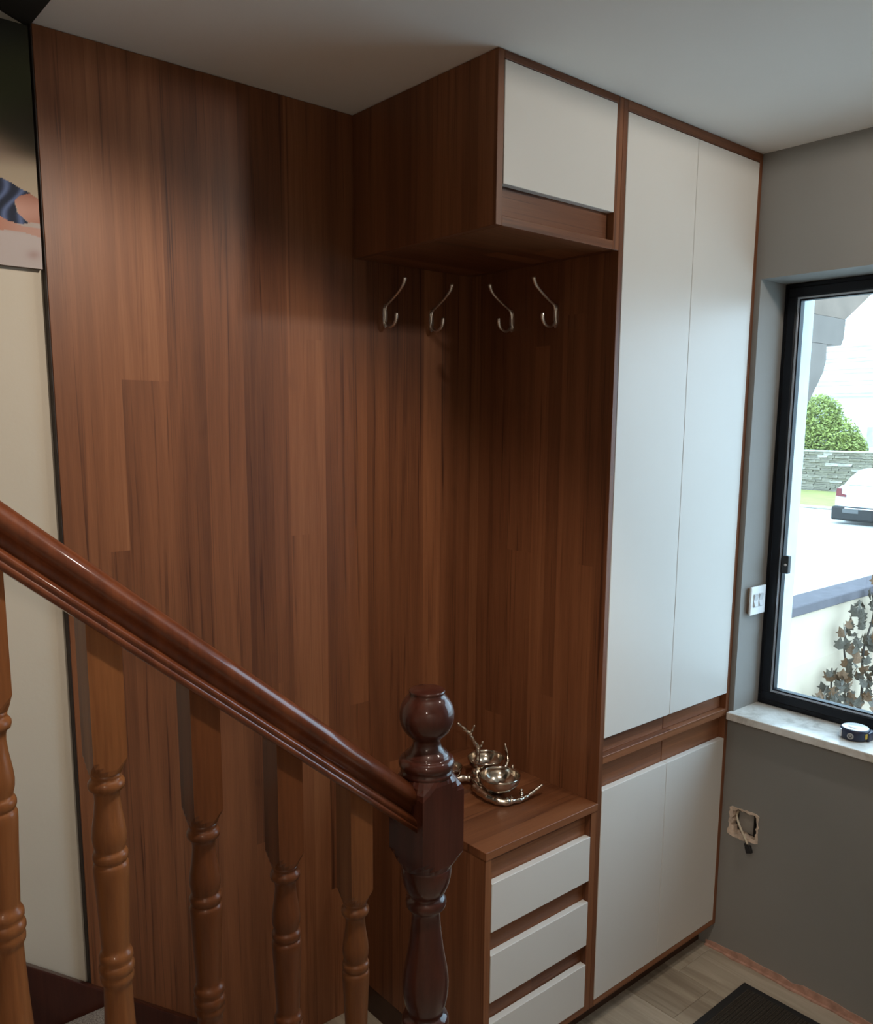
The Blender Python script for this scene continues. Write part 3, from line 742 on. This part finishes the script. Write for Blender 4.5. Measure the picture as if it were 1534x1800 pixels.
for (ang, nm, m_, hz) in ((math.radians(250), 'side_label', 'yellow', 0.0075), (math.radians(138), 'belt_clip', 'silver', 0.011)):
    bm = new(); w_ = 0.0045
    box(bm, 0.0, 0.0012 if nm == 'side_label' else 0.003, -w_, w_, -hz, hz, 0.0004)
    bmesh.ops.rotate(bm, verts=bm.verts[:], cent=(0, 0, 0), matrix=Matrix.Rotation(ang, 3, 'Z')); bmesh.ops.translate(bm, verts=bm.verts[:], vec=on_side(ang, 0.0383, tz+0.016)); obj(nm, bm, m_, tm)
bm = new(); box(bm, tcx+0.020, tcx+0.030, tcy-0.0455, tcy-0.0425, tz+0.002, tz+0.018, 0.0006); obj('tape_hook', bm, 'silver', tm)

# ------------------------------------------------------------------ doormat
MX0, MX1, MY0, MY1 = 0.92, 1.672, -1.17, -0.664
dm = thing('doormat', 'dark brown ribbed doormat with black rubber border on the floor', 'doormat', ((MX0+MX1)/2, (MY0+MY1)/2, 0.0))
bobj('rubber_border', (MX0, MX1, MY0, MY1, 0.0003, 0.0060), 'rubber', dm, bev=0.003)
bm = new(); nrib = 84
wdt = (MY1-MY0-0.048)/nrib
for k in range(nrib):
    y = MY0+0.024 + k*wdt; box(bm, MX0+0.024, MX1-0.024, y+0.0006, y+wdt-0.0006, 0.005, 0.0092, 0.0015)
o = obj('ribbed_pile', bm, 'mat_pile', dm); o['kind'] = 'stuff'

# ------------------------------------------------------------------ antler bowl stand
at = thing('antler_bowl_stand', 'nickel antler centrepiece holding small round bowls on the drawer unit', 'ornament', (0.96, -0.26, 0.680))
def bowl(cx, cy, zr, r, dep):
    bm = new(); th = 0.0022
    outp = [(max(0.0005, r*math.sin(a)), zr - dep*math.cos(a)) for a in [PI/2*k/12 for k in range(13)]]
    inp = [(max(0.0005, (r-th)*math.sin(a)), zr - (dep-th)*math.cos(a)) for a in [PI/2*k/12 for k in reversed(range(13))]]
    lathe(bm, cx, cy, outp + [(r-th*0.5, zr+0.0008)] + inp, 40)
    return obj('bowl', bm, 'nickel', at)
bowl(0.950, -0.333, 0.752, 0.0545, 0.047); bowl(1.006, -0.222, 0.751, 0.0515, 0.044); bowl(0.905, -0.178, 0.738, 0.040, 0.036)
def branch(pts, rad, name='antler'):
    bm = new(); p = smooth_path([(q[0], q[1], q[2]+0.0035) for q in pts], 5); n = len(p)
    tube(bm, p, [1.2*(rad[0] + (rad[1]-rad[0])*i/(n-1)) + 0.0014*math.sin(i*1.7) if 0 < i < n-1 else max(0.0012, (rad[0] if i == 0 else rad[1])*0.6) for i in range(n)], 10); return obj(name, bm, 'nickel', at)
branch([(0.968, -0.200, 0.694), (0.958, -0.232, 0.702), (0.940, -0.262, 0.698), (0.926, -0.285, 0.690)], (0.011, 0.010))
branch([(0.926, -0.262, 0.699), (0.918, -0.300, 0.697), (0.920, -0.335, 0.692), (0.938, -0.366, 0.688), (0.968, -0.366, 0.690)], (0.011, 0.008))
branch([(0.945, -0.372, 0.690), (0.978, -0.380, 0.688), (1.008, -0.382, 0.692), (1.034, -0.388, 0.704), (1.050, -0.392, 0.714)], (0.007, 0.0035))
branch([(0.985, -0.380, 0.689), (0.992, -0.372, 0.700), (0.996, -0.366, 0.708)], (0.0045, 0.0025))
branch([(0.950, -0.333, 0.707), (0.948, -0.320, 0.697), (0.935, -0.300, 0.692)], (0.012, 0.010))
branch([(0.960, -0.215, 0.696), (0.985, -0.218, 0.700), (1.012, -0.226, 0.697), (1.040, -0.232, 0.690)], (0.010, 0.008))
branch([(0.960, -0.215, 0.696), (0.935, -0.195, 0.697), (0.905, -0.178, 0.697)], (0.010, 0.008))
branch([(1.036, -0.230, 0.692), (1.066, -0.242, 0.712), (1.076, -0.236, 0.735), (1.073, -0.228, 0.772)], (0.007, 0.0032))
branch([(1.004, -0.300, 0.690), (1.030, -0.296, 0.705), (1.040, -0.292, 0.740)], (0.006, 0.0025))
branch([(0.926, -0.262, 0.699), (0.915, -0.290, 0.700), (0.921, -0.297, 0.714)], (0.007, 0.003))
branch([(0.935, -0.300, 0.692), (0.970, -0.302, 0.688), (1.004, -0.300, 0.690)], (0.009, 0.006))
bm = new(); lathe(bm, 0.962, -0.234, [(0.0165*math.cos(a) if abs(math.cos(a)) > 0.03 else 0.0005, 0.720 + 0.0165*math.sin(a)) for a in [math.radians(-90+15*k) for k in range(13)]], 24); obj('ball', bm, 'nickel', at)
branch([(0.962, -0.234, 0.732), (0.966, -0.231, 0.755), (0.968, -0.228, 0.785), (0.956, -0.222, 0.812), (0.944, -0.214, 0.834)], (0.0062, 0.0045), 'stem')
branch([(0.948, -0.216, 0.828), (0.935, -0.208, 0.843), (0.918, -0.198, 0.860)], (0.0048, 0.0030), 'tine')
branch([(0.950, -0.219, 0.822), (0.953, -0.223, 0.838), (0.957, -0.228, 0.853)], (0.0035, 0.0022), 'tine')
branch([(0.966, -0.229, 0.780), (0.974, -0.236, 0.792), (0.977, -0.240, 0.806)], (0.0034, 0.0020), 'tine')

# ------------------------------------------------------------------ outdoors
GZ = -0.9
struct('ground_driveway', box(new(), XO, 90, -60, 90, GZ-0.1, GZ), 'drive')
g = obj('lawn_strip', box(new(), 25.2, 31.3, 2, 26, GZ, GZ+0.05), 'grass'); g['kind'] = 'structure'
g = obj('kerb', box(new(), 24.9, 25.2, 2, 26, GZ, GZ+0.07, 0.02), 'stone_b'); g['kind'] = 'structure'
# dry stone wall at the roadside
sw_ = thing('stone_wall', 'grey slate stone garden wall beyond the lawn with pale coping', 'stone wall', (31.8, 12.5, GZ))
bobj('wall_core', (31.58, 31.95, 4, 20, GZ, 0.60), 'mortar', sw_, bev=0)
bobj('coping', (31.42, 32.02, 4, 20, 0.60, 0.66), 'stone_b', sw_, bev=0.01)
me_st = []
for v in range(6):
    bm = new(); box(bm, 0, 0.13, -0.5, 0.5, 0, 1, 0.0)
    for vv in bm.verts: vv.co.y += rnd.uniform(-0.05, 0.05); vv.co.z += rnd.uniform(-0.10, 0.10); vv.co.x += rnd.uniform(-0.02, 0.02)
    bmesh.ops.recalc_face_normals(bm, faces=bm.faces[:]); me = bpy.data.meshes.new('stone'); bm.to_mesh(me); bm.free(); me.materials.append(M['stone_b'] if v == 0 else M['stone']); me_st.append(me)
z = GZ; base = wloc(sw_)
while z < 0.58:
    hgt = min(rnd.uniform(0.065, 0.13), 0.60 - z)
    y = 10.2 + rnd.uniform(0, 0.3)
    while y < 15.0:
        wd_ = rnd.uniform(0.22, 0.62)
        o = bpy.data.objects.new('stone', me_st[0] if rnd.random() < 0.10 else rnd.choice(me_st[1:])); C.objects.link(o); o.parent = sw_
        o.location = Vector((31.44 + rnd.uniform(-0.03, 0.03), y + wd_/2, z)) - base; o.scale = (1, wd_*0.97, hgt*0.93)
        y += wd_
    z += hgt
bm = new(); z = GZ
while z < 0.58:
    hgt = min(rnd.uniform(0.09, 0.16), 0.60 - z)
    for (ya, yb) in ((4, 10.1), (15.2, 20)):
        y = ya
        while y < yb:
            wd_ = rnd.uniform(0.3, 0.7); box(bm, 31.45 + rnd.uniform(-0.03, 0.03), 31.6, y, min(y+wd_*0.96, yb), z, z+hgt*0.93); y += wd_
    z += hgt
o = obj('stone_course', bm, 'stone', sw_); o['kind'] = 'stuff'

# rounded bush behind the stone wall
bu = thing('bush', 'rounded light green bush growing behind the stone wall', 'bush', (33.2, 14.4, GZ))
bm = new()
lobes = [((33.2, 14.7, 1.35), 1.35), ((33.1, 13.6, 0.95), 1.05), ((33.3, 14.3, 1.9), 0.9), ((33.2, 15.5, 1.5), 1.2), ((33.1, 13.0, 0.6), 0.75), ((33.2, 14.3, 0.1), 1.5)]
for i in range(26000):
    c, r = rnd.choice(lobes); v = Vector((rnd.gauss(0, 1), rnd.gauss(0, 1), rnd.gauss(0, 1))).normalized()*r*rnd.uniform(0.72, 1.04)
    p = Vector(c) + v
    if p.z < GZ + 0.1 or p.x < 32.1: continue
    a = Vector((rnd.gauss(0, 1), rnd.gauss(0, 1), rnd.gauss(0, 1))).normalized(); b = a.orthogonal().normalized(); s = rnd.uniform(0.04, 0.08)
    bm.faces.new([bm.verts.new(p + q) for q in (a*s, b*s*0.55, -a*s, -b*s*0.55)])
o = obj('foliage', bm, 'leaf', bu); o['kind'] = 'stuff'
bm = new()
for q in ((33.2, 14.4), (33.15, 13.8), (33.25, 15.0)): tube(bm, [(q[0], 14.4, GZ), (q[0], (q[1]+14.4)/2, -0.1), (q[0], q[1], 1.0)], [0.09, 0.07, 0.04], 8)
obj('stem', bm, 'twig', bu)

# parked car, seen from behind
cr = thing('car', 'white parked car with dark rear bumper, seen from behind on the drive', 'car', (23.6, 7.25, GZ))
cx, cy = 21.55, 7.27
def car_shell():
    bm = new()
    # stations along the length: (x, half width low, half width high, z low, z belt)
    S_ = [(0.0, 0.78, 0.74, 0.42, 0.80), (0.06, 0.86, 0.80, 0.30, 0.93), (0.35, 0.90, 0.84, 0.26, 0.98), (1.2, 0.905, 0.86, 0.24, 0.97), (2.6, 0.905, 0.86, 0.24, 0.93), (3.7, 0.90, 0.83, 0.24, 0.82), (4.3, 0.84, 0.74, 0.28, 0.70), (4.45, 0.70, 0.62, 0.36, 0.60)]
    rr = []
    for (x, wl, wh, zl, zb) in S_:
        zz = GZ
        rr.append([bm.verts.new((cx+x, cy+s*w_, zz+z_)) for (s, w_, z_) in ((-1, wl*0.93, zl), (-1, wl, zl+0.18), (-1, wl, zb-0.16), (-1, wh, zb), (-0.5, wh, zb+0.02), (0.5, wh, zb+0.02), (1, wh, zb), (1, wl, zb-0.16), (1, wl, zl+0.18), (1, wl*0.93, zl))])
    for a, b in zip(rr, rr[1:]):
        for k in range(10): bm.faces.new((a[k], a[(k+1) % 10], b[(k+1) % 10], b[k])).smooth = True
    bm.faces.new(list(reversed(rr[0]))); bm.faces.new(rr[-1])
    return bm
obj('body', car_shell(), 'car', cr)
def cabin(z0, z1, s0, s1, inset):
    bm = new(); rr = []
    for (z, xa, xb, wy) in ((z0, s0[0], s0[1], 0.80-inset), ((z0+z1)/2, (s0[0]+s1[0])/2-0.04, (s0[1]+s1[1])/2+0.03, 0.73-inset), (z1-0.03, s1[0]-0.03, s1[1]+0.02, 0.63-inset), (z1, s1[0]+0.12, s1[1]-0.12, 0.55-inset)):
        rr.append([bm.verts.new((cx+x, cy+y, GZ+z)) for (x, y) in ((xa, -wy), (xa, wy), (xb, wy), (xb, -wy))])
    for a, b in zip(rr, rr[1:]):
        for k in range(4): bm.faces.new((a[k], a[(k+1) % 4], b[(k+1) % 4], b[k]))
    bm.faces.new(rr[-1]); bm.faces.new(list(reversed(rr[0])))
    return bm
obj('cabin', cabin(0.95, 1.40, (0.30, 3.05), (0.85, 2.2), 0.0), 'car', cr)
bm = new(); vs = [bm.verts.new((cx+x, cy+y, GZ+z)) for (x, y, z) in ((0.335, -0.66, 0.99), (0.335, 0.66, 0.99), (0.735, 0.56, 1.33), (0.735, -0.56, 1.33))]
bm.faces.new(vs); r = bmesh.ops.extrude_face_region(bm, geom=bm.faces[:]); bmesh.ops.translate(bm, verts=[e for e in r['geom'] if isinstance(e, bmesh.types.BMVert)], vec=(-0.03, 0, 0.012)); obj('rear_window', bm, 'car_glass', cr)
for s in (-1, 1):
    bm = new(); prism(bm, [(cy+s*0.56, GZ+0.70), (cy+s*0.82, GZ+0.72), (cy+s*0.80, GZ+0.92), (cy+s*0.70, GZ+0.92), (cy+s*0.68, GZ+0.79), (cy+s*0.56, GZ+0.76)], 'x', cx-0.03, cx+0.14); obj('tail_light', bm, 'tail', cr)
    bm = new(); tube(bm, [(cx+2.75, cy+s*0.86, GZ+0.98), (cx+2.75, cy+s*1.0, GZ+1.02)], [0.06, 0.09], 8); obj('wing_mirror', bm, 'car', cr)
    for xx in (0.95, 3.45):
        bm = new(); tube(bm, [(cx+xx, cy+s*0.70, GZ+0.315), (cx+xx, cy+s*0.92, GZ+0.315)], 0.315, 20)
        wh_ = obj('wheel', bm, 'tyre', cr)
        bm = new(); tube(bm, [(cx+xx, cy+s*0.91, GZ+0.315), (cx+xx, cy+s*0.935, GZ+0.315)], 0.20, 16); obj('hub_cap', bm, 'silver', wh_)
bm = new(); box(bm, cx-0.07, cx+0.30, cy-0.90, cy+0.90, GZ+0.10, GZ+0.46, 0.05, 2); bp_ = obj('bumper', bm, 'bumper', cr); bp_['label'] = 'dark speckled rear bumper'
bobj('number_plate', (cx-0.085, cx-0.065, cy+0.2, cy+0.60, GZ+0.30, GZ+0.40), 'plate', bp_)
bobj('chrome_strip', (cx-0.082, cx-0.06, cy-0.7, cy+0.55, GZ+0.41, GZ+0.435), 'silver', bp_)

# white house far across the road
hs_ = thing('house', 'white rendered house with pale slate roof across the road', 'house', (58, 24, GZ))
HX0, HX1, HY_0, HY_1 = 52, 62, 15.0, 26.0
bobj('wall', (HX0, HX1, HY_0, HY_1, GZ, 3.4), 'house', hs_, bev=0)
bm = new(); prism(bm, [(HX0-0.4, 3.3), (HX0+5, 6.9), (HX1+0.4, 3.3), (HX1+0.4, 3.42), (HX0+5, 7.05), (HX0-0.4, 3.42)], 'y', HY_0-0.3, HY_1+0.3); rf = obj('roof', bm, 'house', hs_)
for r_ in range(14):
    t0, t1 = r_/14, (r_+1)/14
    if r_ % 3 == 1: continue
    bm = new(); xa, xb = HX0-0.4+5.4*t0, HX0-0.4+5.4*t1; za, zb2 = 3.42+3.63*t0, 3.42+3.63*t1
    prism(bm, [(xa, za+0.005), (xb, zb2+0.005), (xb, zb2+0.03), (xa, za+0.07)], 'y', HY_0-0.3, HY_1+0.3); o = obj('slate_course', bm, 'slate', rf)
for (ya, za) in ((16.2, 0.2), (19.0, 0.2), (22.0, 0.2)):
    f_ = bobj('window', (HX0-0.05, HX0+0.05, ya, ya+1.3, za, za+1.4), 'house', hs_, bev=0); bobj('pane', (HX0-0.07, HX0-0.04, ya+0.1, ya+1.2, za+0.1, za+1.3), 'slate', f_, bev=0)
bobj('chimney', (HX0+4.5, HX0+5.5, 17.2, 18.4, 5.5, 8.2), 'house', hs_, bev=0)

# low boundary wall with slate coping next to the window
bw = thing('boundary_wall', 'low cream rendered garden wall with blue grey coping outside the window', 'wall', (6.5, 0.80, GZ))
bobj('rendered_wall', (4.62, 14, 0.73, 0.87, GZ, 0.44), 'cream', bw, bev=0.004)
bobj('coping', (4.56, 14, 0.70, 0.90, 0.44, 0.505), 'coping', bw, bev=0.006)

# ivy climbing in front of it
iv = thing('ivy', 'straggling grey and brown ivy climbing the cream garden wall', 'ivy', (5.5, 0.66, GZ))
lp = [(0, -0.5), (0.18, -0.42), (0.42, -0.30), (0.30, -0.08), (0.46, 0.14), (0.22, 0.16), (0.0, 0.56), (-0.22, 0.16), (-0.46, 0.14), (-0.30, -0.08), (-0.42, -0.30), (-0.18, -0.42)]
mes = []
for mm in ('ivy', 'ivy', 'ivy_b'):
    bm = new(); top = [bm.verts.new((x, y, 0.10*abs(x) + 0.06*y*y)) for x, y in lp]; c0 = bm.verts.new((0, 0, -0.03))
    for k in range(12): bm.faces.new((top[k], top[(k+1) % 12], c0))
    me = bpy.data.meshes.new('leaf'); bm.to_mesh(me); bm.free(); me.materials.append(M[mm]); mes.append(me)
bs = wloc(iv)
stems = [[(5.50, 0.69, GZ), (5.46, 0.675, -0.4), (5.40, 0.67, -0.1), (5.30, 0.67, 0.16), (5.36, 0.66, 0.36)],
         [(5.62, 0.69, GZ), (5.66, 0.67, -0.3), (5.60, 0.66, 0.05), (5.72, 0.66, 0.30), (5.66, 0.66, 0.48)],
         [(5.90, 0.69, GZ), (5.95, 0.67, -0.2), (5.85, 0.66, 0.15), (6.0, 0.66, 0.40)],
         [(5.35, 0.69, GZ), (5.15, 0.64, -0.45), (4.98, 0.60, -0.25), (4.84, 0.60, -0.10)],
         [(5.45, 0.69, GZ), (5.30, 0.66, -0.40), (5.15, 0.66, -0.20), (5.12, 0.66, 0.02)]]
allp = []
for s_ in stems:
    p = smooth_path(s_, 8); bm = new(); tube(bm, p, [0.012 - 0.008*i/len(p) for i in range(len(p))], 6); obj('stem', bm, 'twig', iv)
    allp += [q for q in p if q.z > -0.55]
for i in range(280):
    q = rnd.choice(allp); o = bpy.data.objects.new('leaf', rnd.choice(mes)); C.objects.link(o); o.parent = iv
    o.location = Vector((q.x + rnd.gauss(0, 0.055), min(0.685, q.y - rnd.uniform(0.0, 0.09)), q.z + rnd.gauss(0, 0.05))) - bs
    s = rnd.uniform(0.05, 0.095); o.scale = (s, s, s); o.rotation_euler = (PI/2 + rnd.uniform(-0.7, 0.7), rnd.uniform(-0.6, 0.6), rnd.uniform(-2.6, 2.6))

# timber bracket of the porch roof outside
br = thing('porch_bracket', 'grey painted timber eaves bracket outside the top of the window', 'bracket', (XO, -0.25, 1.9))
bm = new(); prism(bm, [(XO+0.0005, 1.955), (2.772, 1.957), (2.79, 1.985), (2.795, 2.055), (XO+0.0005, 2.055)], 'y', -0.30, -0.18); obj('beam', bm, 'timber', br)
bm = new(); prism(bm, [(XO+0.005, 1.28), (XO+0.005, 1.955), (2.655, 1.955), (2.66, 1.90), (2.645, 1.855), (2.60, 1.80), (2.50, 1.69), (2.38, 1.56), (2.25, 1.40), (2.18, 1.28)], 'y', -0.300, -0.190); obj('brace', bm, 'timber', br)
bm = new(); prism(bm, [(XO+0.0005, 2.056), (2.795, 2.056), (3.35, 2.36), (3.35, 2.42), (XO+0.0005, 2.42)], 'y', -0.30, 0.9); obj('soffit', bm, 'timber_b', br)
